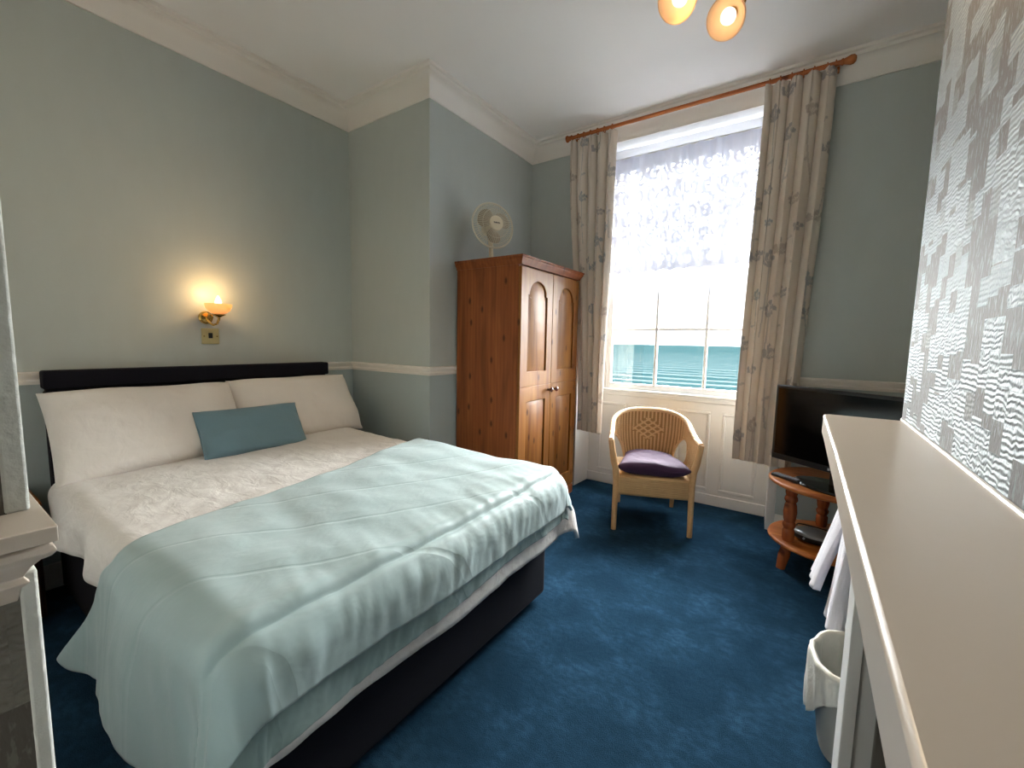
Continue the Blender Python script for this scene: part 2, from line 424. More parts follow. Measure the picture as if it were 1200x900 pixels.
# ------------------------------------------------------------------ room shell
XL, XS, XC, XR = -2.98, -2.12, 0.23, 0.64        # left wall, step wall, chimney breast, right wall of the alcove
YJ, YW, YR, YC, YN = 2.075, 3.32, 3.57, 1.62, -.42
ZC, DADO = 2.94, 1.035
RX0, RX1, RZ = -1.625, -0.165, 2.835             # window recess
t_ = .12
struct('floor', bx(XL - t_, XR + t_, YN - t_, YR + t_, -.1, 0), M['carpet'], smooth=False)
struct('ceiling', bx(XL - t_, XR + t_, YN - t_, YW + .4, ZC, ZC + .1), M['ceiling'], smooth=False)
def wall(name, x0, x1, y0, y1, upper=M['paper'], lower=M['dado'], ztop=ZC):
    bm = B(); box(bm, x0, x1, y0, y1, DADO, ztop); box(bm, x0, x1, y0, y1, 0, DADO)
    o = struct(name, bm, [upper, lower], smooth=False)
    for i, p in enumerate(o.data.polygons): p.material_index = 0 if i < 6 else 1
    return o
wall('wall_left', XL - t_, XL, YN, YJ)
wall('wall_step', XL - t_, XS, YJ, YR + t_)
# window wall pieces either side of the recess, with the panelled recess between
wall('wall_window_left', XS, RX0, YW, YR + t_)
wall('wall_window_right', RX1, XR + t_, YW, YR + t_)
struct('wall_window_head', bx(RX0, RX1, YW, YR + t_, RZ, ZC), M['gloss'], smooth=False)
wall('wall_right', XR, XR + t_, YC, YW)
struct('wall_chimney', bx(XC, XR + t_, YN, YC, 0, ZC), M['foil'], smooth=False)
wall('wall_near', XL - t_, XC, YN - t_, YN, M['white_wall'], M['white_wall'])
# recess linings, splayed a little, painted white
bm = B(); prism(bm, [(RX0, YW - .004, 0), (RX0 + .012, YW - .004, 0), (RX0 + .025, YR, 0), (RX0, YR, 0)], (0, 0, RZ))
prism(bm, [(RX1, YW - .004, 0), (RX1 + .05, YW - .004, 0), (RX1 + .05, YR, 0), (RX1 - .02, YR, 0)], (0, 0, RZ))
struct('trim_1', bm, M['gloss'], bevel=.004)
# panelled apron below the window
bm = B(); box(bm, RX0, RX1, YR, YR + .06, 0, .86)
box(bm, RX0 + .02, RX1 - .02, YR - .016, YR, 0, .085)
pan = [(-1.51, -1.262), (-1.172, -.928), (-.836, -.59), (-.504, -.26)]
def mould(bm, x0, x1, z0, z1, y, w=.022, d=.012):
    for (a, b, c, e) in ((x0, x1, z0, z0 + w), (x0, x1, z1 - w, z1), (x0, x0 + w, z0 + w, z1 - w), (x1 - w, x1, z0 + w, z1 - w)):
        box(bm, a, b, y - d, y, c, e)
for a, b in pan: mould(bm, a, b, .115, .735, YR)
struct('trim_2', bm, M['gloss'], bevel=.005)
# cornice
cor = [(0, 2.795), (.012, 2.795), (.016, 2.812), (.024, 2.822), (.032, 2.845), (.052, 2.876), (.078, 2.896), (.092, 2.9), (.094, 2.918), (.106, 2.924), (.108, ZC), (0, ZC)]
bm = B(); sweep(bm, [(XL, YN), (XL, YJ), (XS, YJ), (XS, YW), (XR, YW), (XR, YC), (XC, YC)], cor, 1)
struct('trim_3', bm, M['cream'], angle=50)
# dado rails
dr = [(0, DADO - .03), (.014, DADO - .03), (.018, DADO - .014), (.012, DADO - .006), (.016, DADO + .006), (.022, DADO + .012), (.022, DADO + .024), (0, DADO + .03)]
bm = B(); sweep(bm, [(XL, YN), (XL, YJ), (XS, YJ), (XS, YW), (RX0 - .01, YW)], dr, 1)
struct('trim_4', bm, M['cream'], angle=50)
drw = [(o, z - .01) for o, z in dr]
bm = B(); sweep(bm, [(RX1 + .06, YW), (XR, YW), (XR, YC), (XC, YC)], drw, 1)
struct('trim_5', bm, M['cream'], angle=50)
sk = [(0, 0), (.018, 0), (.018, .09), (.01, .105), (.006, .12), (0, .12)]
bm = B(); sweep(bm, [(XL, YN), (XL, YJ), (XS, YJ), (XS, YW), (RX0 - .002, YW)], sk, 1); struct('baseboard_left', bm, M['gloss'], angle=50)
bm = B(); sweep(bm, [(RX1 + .052, YW), (XR, YW), (XR, YC), (XC, YC)], sk, 1); struct('baseboard_right', bm, M['gloss'], angle=50)

# window: two sliding sashes of three by two panes
win = bpy.data.objects.new('window_1', None); C.objects.link(win); win['kind'] = 'structure'; win.location = (-.855, YR, .86)
bm = B()
box(bm, RX0 + .02, -1.455, YR + .005, YR + .11, .86, RZ); box(bm, -.253, RX1 - .015, YR + .005, YR + .11, .86, RZ)
box(bm, -1.455, -.253, YR + .005, YR + .11, 2.72, RZ)
box(bm, RX0 + .02, RX1 - .015, YR - .012, YR + .006, 2.735, RZ)
o = obj('window_frame', bm, M['gloss'], win, world=True, bevel=.004)
bm = B(); box(bm, RX0 + .02, RX1 - .015, YR - .03, YR + .1, .835, .858)
box(bm, RX0 + .02, RX1 - .015, YR - .014, YR, .80, .835)
obj('window_sill', bm, M['gloss'], win, world=True, bevel=.006)
def sash(name, z0, z1, y, top, bot, bars):
    bm = B()
    X0, X1 = -1.455, -.253
    box(bm, X0, X0 + .032, y, y + .04, z0, z1); box(bm, X1 - .032, X1, y, y + .04, z0, z1)
    box(bm, X0 + .032, X1 - .032, y, y + .04, z1 - top, z1); box(bm, X0 + .032, X1 - .032, y, y + .04, z0, z0 + bot)
    for x in (-1.044, -.662): box(bm, x - .011, x + .011, y + .004, y + .036, z0 + bot, z1 - top)
    for z in bars: box(bm, X0 + .032, X1 - .032, y + .005, y + .035, z - .01, z + .01)
    o = obj(name, bm, M['gloss'], win, world=True, bevel=.003)
    obj('pane', bx(X0 + .02, X1 - .02, y + .018, y + .022, z0 + .02, z1 - .02), M['glass'], win, world=True, smooth=False)
    return o
sash('lower_sash', .86, 1.845, YR + .012, .042, .046, [1.368])
sash('upper_sash', 1.80, 2.74, YR + .056, .05, .042, [2.262])

# sea beyond the window
bm = B(); box(bm, -4000, 4000, 60, 7000, -14.2, -14)
o = obj('sea', bm, M['sea'], smooth=False); tag(o, 'turquoise sea with pale lines of surf beyond the window', 'sea', kind='stuff')

# wall pier at the left of the picture: embossed paper between painted edges, with a moulded dado cap
PX, PXL = -.712, -.66
bm = B(); box(bm, PX - .16, PX, YN, .058, 1.05, ZC); box(bm, PX - .16, PXL, YN, .058, 0, 1.0)
struct('wall_pier', bm, M['foil_dark'], smooth=False)
bm = B(); box(bm, PX - .162, PX + .002, .056, .0755, 1.05, ZC); box(bm, PX - .162, PXL + .002, .0565, .0705, 0, 1.0)
struct('trim_6', bm, M['pier_paint'], bevel=.003)
bm = B()
prof = [(-.14, .97), (0, .97), (.003, .984), (.009, .990), (.005, .996), (.010, 1.006), (.017, 1.014), (.024, 1.018), (.0275, 1.023), (.026, 1.029), (.022, 1.032), (.029, 1.0335), (.029, 1.05), (-.14, 1.05)]
sweep(bm, [(PXL, YN), (PXL, .0555), (PX - .16, .0555)], prof, 1)
struct('trim_7', bm, M['mantel'], angle=45, bevel=.001)

# ------------------------------------------------------------------ mantelpiece
mt = thing('mantelpiece', (XC, .55, 0), 0, 'cream painted mantelpiece with a long gloss shelf against the silver embossed wall', 'mantelpiece')
bm = B()
ol = [(.235, -.5), (.235, 1.612), (.228, 1.614)]
for k in range(9):
    a = PI / 2 * k / 8; ol.append((.066 - .016 * sin(a) , 1.584 + .016 * cos(a)))
ol = [(.235, -.41), (.235, 1.588), (.10, 1.590)] + [(.068 - .020 * sin(PI / 2 * k / 6), 1.566 + .024 * cos(PI / 2 * k / 6)) for k in range(7)] + [(.050, 1.45), (.052, 1.25), (.0545, 1.0), (.056, .5), (.057, -.41)]
prism(bm, [(x, y, .993) for x, y in ol], (0, 0, .057))
obj('shelf', bm, M['mantel'], mt, world=True, bevel=.005, seg=3)
bm = B(); box(bm, .12, .235, 1.15, 1.262, 0, .993)
jb = obj('jamb', bm, M['gloss'], mt, world=True, bevel=.003)
bm = B(); box(bm, .12, .235, -.40, -.31, 0, .993); obj('jamb', bm, M['gloss'], mt, world=True, bevel=.003)
bm = B(); box(bm, .14, .235, -.31, 1.15, .80, .993); obj('frieze', bm, M['gloss'], mt, world=True, bevel=.003)
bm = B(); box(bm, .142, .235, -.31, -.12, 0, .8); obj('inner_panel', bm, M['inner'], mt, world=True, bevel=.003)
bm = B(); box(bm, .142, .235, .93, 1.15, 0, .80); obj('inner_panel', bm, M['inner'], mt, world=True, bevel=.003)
bm = B(); box(bm, .215, .235, -.12, .93, 0, .80); ip = obj('fire_opening', bm, M['black'], mt, world=True)
bm = B(); tube(bm, [(.228, y, 1.052) for y in (-.41, .4, 1.1, 1.58)], .004, 8); obj('joint_bead', bm, M['gloss'], mt, world=True)

# ------------------------------------------------------------------ bed
BX0, BX1, BY0, BY1 = -2.88, -.975, .385, 1.73
bed = thing('divan_bed', (-1.93, 1.06, 0), 0, 'navy fabric divan double bed with a low dark headboard against the wall', 'bed')
obj('base', bx(BX0, BX1, BY0, BY1, .035, .345), M['navy'], bed, world=True, bevel=.02, seg=3)
obj('mattress', bx(BX0, BX1 + .0, BY0 + .005, BY1 - .005, .347, .555), M['linen'], bed, world=True, bevel=.05, seg=4)
bm = B()
box(bm, -2.965, -2.885, .385, 1.80, .30, .975); box(bm, -2.965, -2.878, .38, 1.805, .985, 1.072); box(bm, -2.96, -2.895, .39, 1.79, .97, .99)
obj('headboard', bm, M['navy'], bed, world=True, bevel=.014, seg=3)
bm = B()
for x in (BX0 + .1, BX1 - .1):
    for y in (BY0 + .1, BY1 - .1):
        bm = B(); lathe(bm, [(0, 0), (.022, 0), (.025, .03), (.02, .04), (0, .04)], (x, y, 0), 14); obj('castor', bm, M['black'], bed, world=True)

def draper(x0, x1, y0, y1, zf, r, flare, fold, corner=0.0):
    """cloth laid over a box top: distance past the edge turns into a hanging drop with waves"""
    x0, x1, y0, y1 = x0 + r, x1 - r, y0 + r, y1 - r
    def f(u, v):
        px, py = max(x0, min(x1, u)), max(y0, min(y1, v)); dx, dy = u - px, v - py; d = math.hypot(dx, dy)
        z0 = zf(px, py)
        if d < 1e-6: return Vector((u, v, z0))
        ux, uy = dx / d, dy / d; L = r * PI / 2
        fl = flare(ux, uy) if callable(flare) else flare
        d *= 1 - corner * 2 * max(0, ux) * max(0, uy)
        if d < L: out, dz = r * sin(d / r), -r * (1 - cos(d / r))
        else:
            h = d - L; out = r + fl * h; dz = -(r + h * math.sqrt(1 - fl * fl))
        ang = math.atan2(uy, ux); s = px * 1.0 - py * 1.0 + ang * .16
        h = max(0, d - r * .6)
        w = fold(s, h, ux, uy)
        return Vector((px + ux * (out + w), py + uy * (out + w), z0 + dz))
    return f
def top_duvet(x, y):
    return .598 + .012 * nz(x * 2.2, y * 2.2, .3) + .006 * nz(x * 6, y * 5, 2) + .022 * sm(-1.2, -2.4, x) * sm(.35, 1.0, y) + .012 * sm(1.0, 1.7, y)
def fold_d(s, h, ux, uy):
    a = min(1, h / .2) * (1 - .75 * max(0, ux) ** 4)
    return a * (.022 * sin(s * 12 + 2.2 * nz(s * 1.5, 3, 0) + h * 2) + .012 * nz(s * 7, h * 2.5, 1))
def layer(off, fold, zadd=0):
    return draper(BX0 - .5, BX1 + .05 + off, BY0 - .05 - off, BY1 + .045 + off, lambda x, y: top_duvet(x, y) + off + zadd, .068 + off,
                  lambda ux, uy: .09 - .03 * max(0, ux) ** 6 + .22 * max(0, ux) * max(0, uy), fold, .15)
duv = layer(0, fold_d)
bm = B()
U0, U1 = -2.66, BX1 + .298
def duv_pt(i, j):
    u = U0 + (U1 - U0) * i
    vlo = BY0 - .19 - .03 * sm(-1.9, -1.2, u) - .02 * sin(u * 4.2); vhi = BY1 + .045 + .22
    v = vlo + (vhi - vlo) * j
    k = 1 + .08 * sin(v * 7 + 1)
    # slightly longer at the far foot corner
    p = duv(u, v)
    c = sm(-.98, -.80, u) * sm(1.72, 1.9, v)
    p += Vector((.02 * c, .06 * c, .0))
    p.z += .004 * nz(u * 14, v * 14, 9)
    return p
grid(bm, 120, 110, duv_pt)
o = obj('duvet', bm, M['linen'], world=False, solid=.018, angle=180); tag(o, 'white cotton duvet spread over the dark divan bed under the sage bedspread', 'duvet')

# sage bedspread over the foot half of the bed: an outer sheet and a shiny lining showing below its hem
def spread_sheet(dropn, dropf, dropfar, off, nu=150, nv=190, far_head=-1.86, mid=-1.70, near=-1.60, tip=-1.98, outer=True):
    sp = layer(off, fold_d)
    ye0, ye1, xe = BY0 - .05 - off, BY1 + .045 + off, BX1 + .05 + off
    def f(i, j):
        v = (ye0 - dropn) + (ye1 + dropfar - ye0 + dropn) * j
        if v > 1.0: hx = mid + (far_head - mid) * sm(1.0, 1.75, v)
        elif v > ye0: hx = near + (mid - near) * sm(ye0, 1.0, v)
        else: hx = near + (tip - near) * min(1, (ye0 - v) / .40) ** .9
        hx += .012 * sin(v * 9)
        df = dropf + (0 if outer else .045 * (1 - sm(.3, 1.3, v)))
        u = hx + (xe + df - hx) * i
        vv = v - (.05 * sm(-1.55, -1.8, u) * sm(ye0, ye0 - .3, v) if outer else 0)
        p = sp(u, vv)
        ft = sm(xe - .05, xe + .03, u)
        if outer:
            e = u - (xe - .045); g = math.exp(-(e / .011) ** 2) - .5 * math.exp(-((e + .03) / .022) ** 2); p.z -= .011 * g * (1 if v > ye0 else .3); p.x -= .005 * g
            p.z += .006 * (1 - ft) * (1 + nz(u * 5, v * 9, 2)) + (1 - ft) * .003 * nz(v * 26 + u * 9, u * 5, 8) * sm(xe - .35, xe - .05, u)
            p.x += ft * (.004 + .004 * nz(u * 9, v * 22, 4) + .004 * nz(u * 3, v * 8 + u * 6, 6) + .003 * nz(u * 8, v * 48 + u * 12, 2))
            p.y -= sm(ye0, ye0 - .1, v) * (.003 + .004 * nz(u * 16 + v * 3, v * 2, 5))
        else:
            p.x += ft * (.003 * nz(u * 12, v * 50 + u * 20, 4) + .003 * nz(u * 6, v * 24, 3))
        return p
    bm = B(); grid(bm, nu, nv, f); return bm
o = obj('bedspread', spread_sheet(.36, .130, .10, .040), M['sage'], solid=.012, angle=180)
tag(o, 'sage green quilted satin bedspread draped over the foot of the bed', 'bedspread')
lin_ = obj('lining', spread_sheet(.30, .182, .10, .022, far_head=-1.30, mid=-1.25, near=-1.12, tip=-1.12, outer=False), M['sage_satin'], o, solid=.008, angle=180)
tag(lin_, 'shiny crumpled satin underside showing below the foot edge')

# pillows
def pillow(name, w, h, t, loc, tilt, yaw, mat, seed, parent=None, flange=0, sag=.0, twist=0, n=44, tap=0):
    """w along y, h up the slope, t thickness; leaning back by tilt from flat"""
    bm = B()
    def pt(s):
        def f(i, j):
            a, b = i * 2 - 1, j * 2 - 1
            ea = max(0, 1 - abs(a) ** 3.2); eb = max(0, 1 - abs(b) ** 3.2)
            th = t * .5 * (ea * eb) ** .42
            th *= 1 + .10 * nz(a * 1.6 + seed, b * 1.6, 3) + .05 * nz(a * 5 + seed, b * 5 + a * 2, 1) + .05 * nz(a * 11 + b * 4 + seed, b * 3, 6) * abs(a)
            pin = 1 - .03 * (1 - b * b) * (abs(a) ** 6) ; pin2 = 1 - .05 * (1 - a * a) * (abs(b) ** 6)
            y = a * w / 2 * pin; x = b * h / 2 * pin2
            z = s * (th + .0035) + .02 * nz(a * 1.2 + seed, b * 1.2, 8)
            x += sag * (a * a) * h; x *= 1 - tap * (a * .5 + .5)
            return Vector((x, y, z))
        return f
    A = grid(bm, n, n, pt(1)); Bq = grid(bm, n, n, pt(-1))
    for k in range(n):
        for (p, q) in (((k, 0), (k + 1, 0)), ((k, n), (k + 1, n)), ((0, k), (0, k + 1)), ((n, k), (n, k + 1))):
            a1, a2, b1, b2 = A[p[0]][p[1]], A[q[0]][q[1]], Bq[p[0]][p[1]], Bq[q[0]][q[1]]
            bm.faces.new((a1, a2, b2, b1))
    m = Matrix.Rotation(yaw, 4, 'Z') @ Matrix.Rotation(tilt, 4, 'Y') @ Matrix.Rotation(twist, 4, 'Z')
    bm.transform(m)
    o = obj(name, bm, mat, parent, angle=180); o.location = loc
    return o
# local +x points up the slope after rotating about y by (180-tilt)
p1 = pillow('pillow', .78, .46, .17, (-2.70, .738, .785), R(180 + 56), 0, M['pillowcase'], 1.0)
tag(p1, 'large white pillow at the left leaning on the dark headboard below the wall light', 'pillow', 'white bed pillows')
p2 = pillow('pillow', .76, .44, .17, (-2.70, 1.485, .80), R(180 + 56), R(-2), M['pillowcase'], 5.0)
tag(p2, 'white pillow farther right, behind the teal cushion, nearest the wardrobe', 'pillow', 'white bed pillows')
c1 = pillow('cushion', .53, .28, .12, (-2.535, 1.125, .728), R(180 + 56), R(-3), M['teal'], 9.0)
tag(c1, 'small oblong teal cushion propped against the white pillows', 'cushion')
bm = B(); m = Matrix.Rotation(R(-3), 4, 'Z') @ Matrix.Rotation(R(180 + 56), 4, 'Y')
tube(bm, [m @ Vector((x, y, 0)) for x, y in [(-.138, -.262), (-.134, 0), (-.138, .262), (0, .256), (.138, .262), (.134, 0), (.138, -.262), (0, -.256)]], .005, 6, closed=True)
obj('piping', bm, M['teal'], c1)

# ------------------------------------------------------------------ wardrobe
WX0, WX1, WY0, WY1, WZ = -2.10, -1.55, 2.325, 3.165, 1.80
wd = thing('wardrobe', ((WX0 + WX1) / 2, (WY0 + WY1) / 2, 0), 0, 'tall waxed pine wardrobe with two arched panel doors beside the window', 'wardrobe')
bm = B(); box(bm, WX0, WX1 - .022, WY0, WY1, .075, 1.755); obj('carcass', bm, M['pine_side'], wd, world=True, bevel=.004)
bm = B(); box(bm, WX0, WX1, WY0, WY1, 0, .075); obj('plinth', bm, M['pine_side'], wd, world=True, bevel=.008)
bm = B()
cp = [(0, 1.742), (.004, 1.742), (.008, 1.756), (.018, 1.772), (.022, 1.779), (.022, 1.786), (.028, 1.79), (.028, 1.80), (-.1, 1.80), (-.1, 1.742)]
sweep(bm, [(WX0, WY1), (WX1, WY1), (WX1, WY0), (WX0, WY0)][::-1], cp, 1); box(bm, WX0, WX1 - .02, WY0 + .02, WY1 - .02, 1.765, 1.797)
obj('cornice', bm, M['pine_side'], wd, world=True, angle=45)
dz0, dz1 = .085, 1.733; ym = (WY0 + WY1) / 2 + .0
def arch(y0, y1, z0, z1, rise, n=14):
    pts = [(y0, z0), (y1, z0)]
    pts += [(y1, z1 - rise)]
    for k in range(n + 1):
        a = PI * k / n; pts.append(((y0 + y1) / 2 + (y1 - y0) / 2 * .86 * cos(a), z1 - rise + rise * sin(a) ** .9 if 0 < k < n else z1 - rise))
    pts += [(y0, z1 - rise)]
    out = []
    for p in pts:
        if not out or math.hypot(p[0] - out[-1][0], p[1] - out[-1][1]) > 1e-4: out.append(p)
    return out
def plate_with_hole(bm, y0, y1, z0, z1, outl, x, depth, sgn):
    """rail/stile ring: rectangle outside, outline inside, matched by angle"""
    cyy, czz = sum(p[0] for p in outl) / len(outl), (z0 + z1) / 2
    n = len(outl)
    outer = []
    for (y, z) in outl:
        # push each outline point to the rectangle
        dy, dz = y - cyy, z - czz
        k = min(((y1 - cyy) / dy if dy > 1e-9 else 1e9), ((y0 - cyy) / dy if dy < -1e-9 else 1e9), ((z1 - czz) / dz if dz > 1e-9 else 1e9), ((z0 - czz) / dz if dz < -1e-9 else 1e9))
        outer.append((cyy + dy * k, czz + dz * k))
    # add rectangle corners by snapping the nearest pushed points
    for cnr in ((y0, z0), (y1, z0), (y1, z1), (y0, z1)):
        i = min(range(n), key=lambda q: math.hypot(outer[q][0] - cnr[0], outer[q][1] - cnr[1])); outer[i] = cnr
    I = [bm.verts.new((x, y, z)) for y, z in outl]; O = [bm.verts.new((x, y, z)) for y, z in outer]
    I2 = [bm.verts.new((x - depth, y, z)) for y, z in outl]; O2 = [bm.verts.new((x - depth, y, z)) for y, z in outer]
    for k in range(n):
        q = (k + 1) % n
        bm.faces.new((I[k], I[q], O[q], O[k])); bm.faces.new((I[k], I2[k], I2[q], I[q])); bm.faces.new((O[k], O[q], O2[q], O2[k]))
def raised_panel(bm, outl, x, lift, inset):
    cyy = sum(p[0] for p in outl) / len(outl); czz = (min(p[1] for p in outl) + max(p[1] for p in outl)) / 2
    wy = max(p[0] for p in outl) - cyy; wz = max(p[1] for p in outl) - czz
    A = [bm.verts.new((x, y, z)) for y, z in outl]
    Bv = [bm.verts.new((x + .002, cyy + (y - cyy) * (1 - .25 * inset / wy), czz + (z - czz) * (1 - .25 * inset / wz))) for y, z in outl]
    D = [bm.verts.new((x + lift, cyy + (y - cyy) * (1 - inset / wy), czz + (z - czz) * (1 - inset / wz))) for y, z in outl]
    n = len(outl)
    for a, b in ((A, Bv), (Bv, D)):
        for k in range(n): bm.faces.new((a[k], a[(k + 1) % n], b[(k + 1) % n], b[k]))
    bm.faces.new(D)
for s, (y0, y1) in enumerate(((WY0 + .006, ym - .002), (ym + .002, WY1 - .006))):
    up = arch(y0 + .085, y1 - .075, 1.045, 1.655, .095); lo = [(y0 + .085, .20), ((y0 + y1) / 2, .20), (y1 - .075, .20), (y1 - .075, .53), (y1 - .075, .84), ((y0 + y1) / 2, .84), (y0 + .085, .84), (y0 + .085, .53)]
    bm = B()
    plate_with_hole(bm, y0, y1, .945, dz1, up, WX1, .02, 1); plate_with_hole(bm, y0, y1, dz0, .945, lo, WX1, .02, 1)
    d = obj('door', bm, M['pine_light'], wd, world=True, bevel=.003, angle=30)
    bm = B(); raised_panel(bm, up, WX1 - .014, .012, .032); obj('upper_panel', bm, M['pine_light'], d, world=True, angle=25)
    bm = B(); raised_panel(bm, lo, WX1 - .014, .012, .032); obj('lower_panel', bm, M['pine'], d, world=True, angle=25)
    bm = B(); ky = ym + (-.038 if s == 0 else .038)
    lathe(bm, [(0, -.002), (.011, -.002), (.008, .008), (.007, .014), (.016, .022), (.0185, .030), (.015, .038), (.006, .042), (0, .0425)], (WX1, ky, .905), 20, Matrix.Rotation(R(90), 4, 'Y'))
    obj('knob', bm, M['knob'], d, world=True)

# ------------------------------------------------------------------ desk fan on the wardrobe
fan = thing('desk_fan', (-1.93, 2.50, WZ), R(-27), 'cream desk fan with a round wire guard standing on top of the wardrobe', 'fan')
bm = B(); lathe(bm, [(0, 0), (.095, 0), (.1, .006), (.098, .016), (.07, .028), (.03, .036), (.022, .045), (0, .045)], n=32); obj('base', bm, M['fanwhite'], fan)
bm = B(); tube(bm, [(0, 0, .03), (-.005, 0, .10), (-.02, 0, .19)], [.017, .015, .018], 14); obj('stem', bm, M['fanwhite'], fan)
tf = Matrix.Translation((0.02, 0, .265)) @ Matrix.Rotation(R(-6), 4, 'Y')
ax = Matrix.Rotation(R(90), 4, 'Y')
bm = B(); lathe(bm, [(0, -.13), (.03, -.125), (.047, -.10), (.05, -.05), (.045, -.035), (0, -.03)], (0, 0, 0), 24, ax); bm.transform(tf); obj('motor', bm, M['fanwhite'], fan)
bm = B()
RG = .158
for k in range(56):
    a = 2 * PI * k / 56; ca, sa = cos(a), sin(a)
    pts = [(.045, .052), (.09, .048), (.135, .03), (RG, 0.0), (.135, -.03), (.09, -.04), (.05, -.042)]
    tube(bm, [tf @ Vector((x, r * ca, r * sa)) for r, x in pts], .0016, 4, cap=False)
for r, x, w in ((RG, 0, .0065), (.10, .047, .0018), (.135, .03, .0016), (.10, -.04, .0016)):
    tube(bm, [tf @ Vector((x, r * cos(2 * PI * k / 48), r * sin(2 * PI * k / 48))) for k in range(48)], w, 6, closed=True)
obj('guard', bm, M['fanwire'], fan)
bm = B(); lathe(bm, [(0, .046), (.048, .046), (.052, .052), (.05, .060), (.042, .064), (0, .066)], (0, 0, 0), 32, ax); bm.transform(tf); hub = obj('hub', bm, M['fanwhite'], fan)
bm = B()
for k, (yy, ww) in enumerate(((-.022, .006), (-.013, .004), (-.006, .005), (.002, .005), (.010, .004), (.018, .005))): box(bm, .0655, .0668, yy - ww / 2, yy + ww / 2 + .002, -.003, .004 - (k % 2) * .002)
box(bm, .0655, .0668, -.026, .024, -.0062, -.005); bm.transform(tf); obj('badge', bm, M['label_grey'], hub)
for q in range(3):
    bm = B(); a0 = q * 2 * PI / 3 + .5
    def bl(i, j):
        r = .022 + .108 * i; wdt = (.25 + .62 * sin(PI * min(1, i * .72 + .16)) ** .8) * .9
        a = a0 + (j - .5) * 2 * wdt * (1.0); rr_ = r * (1 - .10 * (abs(j - .5) * 2) ** 2 * i)
        return tf @ Vector((.012 - (j - .5) * .045 * (1 - .4 * i), rr_ * cos(a), rr_ * sin(a)))
    grid(bm, 10, 10, bl); obj('blade', bm, M['fanblade'], fan, solid=.002)

# ------------------------------------------------------------------ curtains
def umbels(w, h, seed):
    rnd = random.Random(seed); fl = []
    tries = 0
    while len(fl) < int(w * h * 13) and tries < 4000:
        tries += 1
        x, z = rnd.uniform(0, w), rnd.uniform(.04, h - .02)
        if all(math.hypot(x - f[0], (z - f[1]) * .8) > .15 for f in fl): fl.append((x, z, rnd.uniform(.95, 1.5), rnd.choice((0, 0, 1, 2)), rnd.uniform(-.5, .5)))
    return fl
INK = [lin(150, 146, 146), lin(138, 148, 154), lin(176, 160, 148)]
def print_color(cells, x, z):
    best = 0; col = 0
    for (fx, fz, s, c, ln) in cells:
        dx, dz = (x - fx) / s, (z - fz) / s
        if -.30 < dz < 0.02:                              # stem
            cx = ln * .07 * (dz / .25) ** 2
            if abs(dx - cx) < .0034: best = max(best, .55); col = c
        if abs(dx) < .062 and -.01 < dz < .085:
            for k in range(9):
                a = R(10 + k * 20); L = .034 + .012 * ((k * 5) % 3)
                ex, ez = cos(a) * L * 1.05, sin(a) * L * .9 + .012
                t = max(0, min(1, (dx * ex + dz * ez) / (ex * ex + ez * ez)))
                if math.hypot(dx - ex * t, dz - ez * t) < .0026: best = max(best, .7); col = c
                dd = math.hypot(dx - ex, dz - ez)
                if dd < .0105: best = max(best, .8 if k % 3 else .6); col = c
        if abs(dx + .03 * ln) < .03 and abs(dz + .17) < .02:      # small leaf
            if abs(dz + .17 - .3 * dx) < .006 and abs(dx) < .026: best = max(best, .5); col = c
    return best, col
def curtain(name, label, xt, xb, zt, zb, width, nf, seed, yc, amp_t, amp_b, hemtilt, phase, edgey=0):
    fl = umbels(width, zt - zb, seed); NU, NV = 190, 330
    bm = B(); rnd = random.Random(seed)
    wob = [rnd.uniform(-.8, .8) for _ in range(8)]
    def f(i, j):
        z = zt + (zb - zt) * j
        ii = i + .012 * sin(2 * PI * (i * nf * .5) + wob[0] * 3)
        x0 = xt[0] + (xb[0] - xt[0]) * sm(0, 1, j) ; x1 = xt[1] + (xb[1] - xt[1]) * sm(0, 1, j)
        ph = 2 * PI * nf * ii + phase + .7 * nz(i * 3, j * 1.3, seed)
        # pinch pleats at the heading, loosening into broad folds below
        hd = 1 - sm(0, .06, j); am = amp_t + (amp_b - amp_t) * sm(.02, .5, j)
        fine = hd * .008 * sin(2 * PI * nf * 3 * i)
        am *= .75 + .5 * nz(i * 2.2, 3, seed) 
        y = yc - am * sin(ph) - .35 * am * sin(2 * ph + 1.1) * (1 - .5 * j) - fine + .012 * nz(i * 4, j * 3, seed + 3)
        x = x0 + (x1 - x0) * i + am * .55 * sin(2 * ph) * .5
        return Vector((x, min(y, YW - .012), z + hemtilt * (i - .5) * sm(.9, 1, j) + .004 * sin(ph) * j))
    vs = grid(bm, NU, NV, f)
    bm.verts.index_update()
    vals = []
    cw = .05; buckets = {}
    for fl_ in fl:
        for gx in range(int((fl_[0] - .15) / cw) - 1, int((fl_[0] + .15) / cw) + 2):
            for gz in range(int((fl_[1] - .46) / cw) - 1, int((fl_[1] + .16) / cw) + 2): buckets.setdefault((gx, gz), []).append(fl_)
    for i in range(NU + 1):
        for j in range(NV + 1):
            x, z = width * i / NU, (zt - zb) * (1 - j / NV)
            b, c = print_color(buckets.get((int(x / cw), int(z / cw)), ()), x, z)
            vals.append((*INK[c][:3], b))
    me = bpy.data.meshes.new(name); bm.to_mesh(me); bm.free()
    at = me.color_attributes.new('print', 'FLOAT_COLOR', 'POINT')
    at.data.foreach_set('color', [k for v in vals for k in v])
    me.polygons.foreach_set('use_smooth', [True] * len(me.polygons))
    o = link(name, me, M['curtain']); tag(o, label, 'curtain', 'flower print curtains')
    s = o.modifiers.new('thickness', 'SOLIDIFY'); s.thickness = .0016; s.offset = 0
    return o
RODY, RODZ = 3.225, 2.882
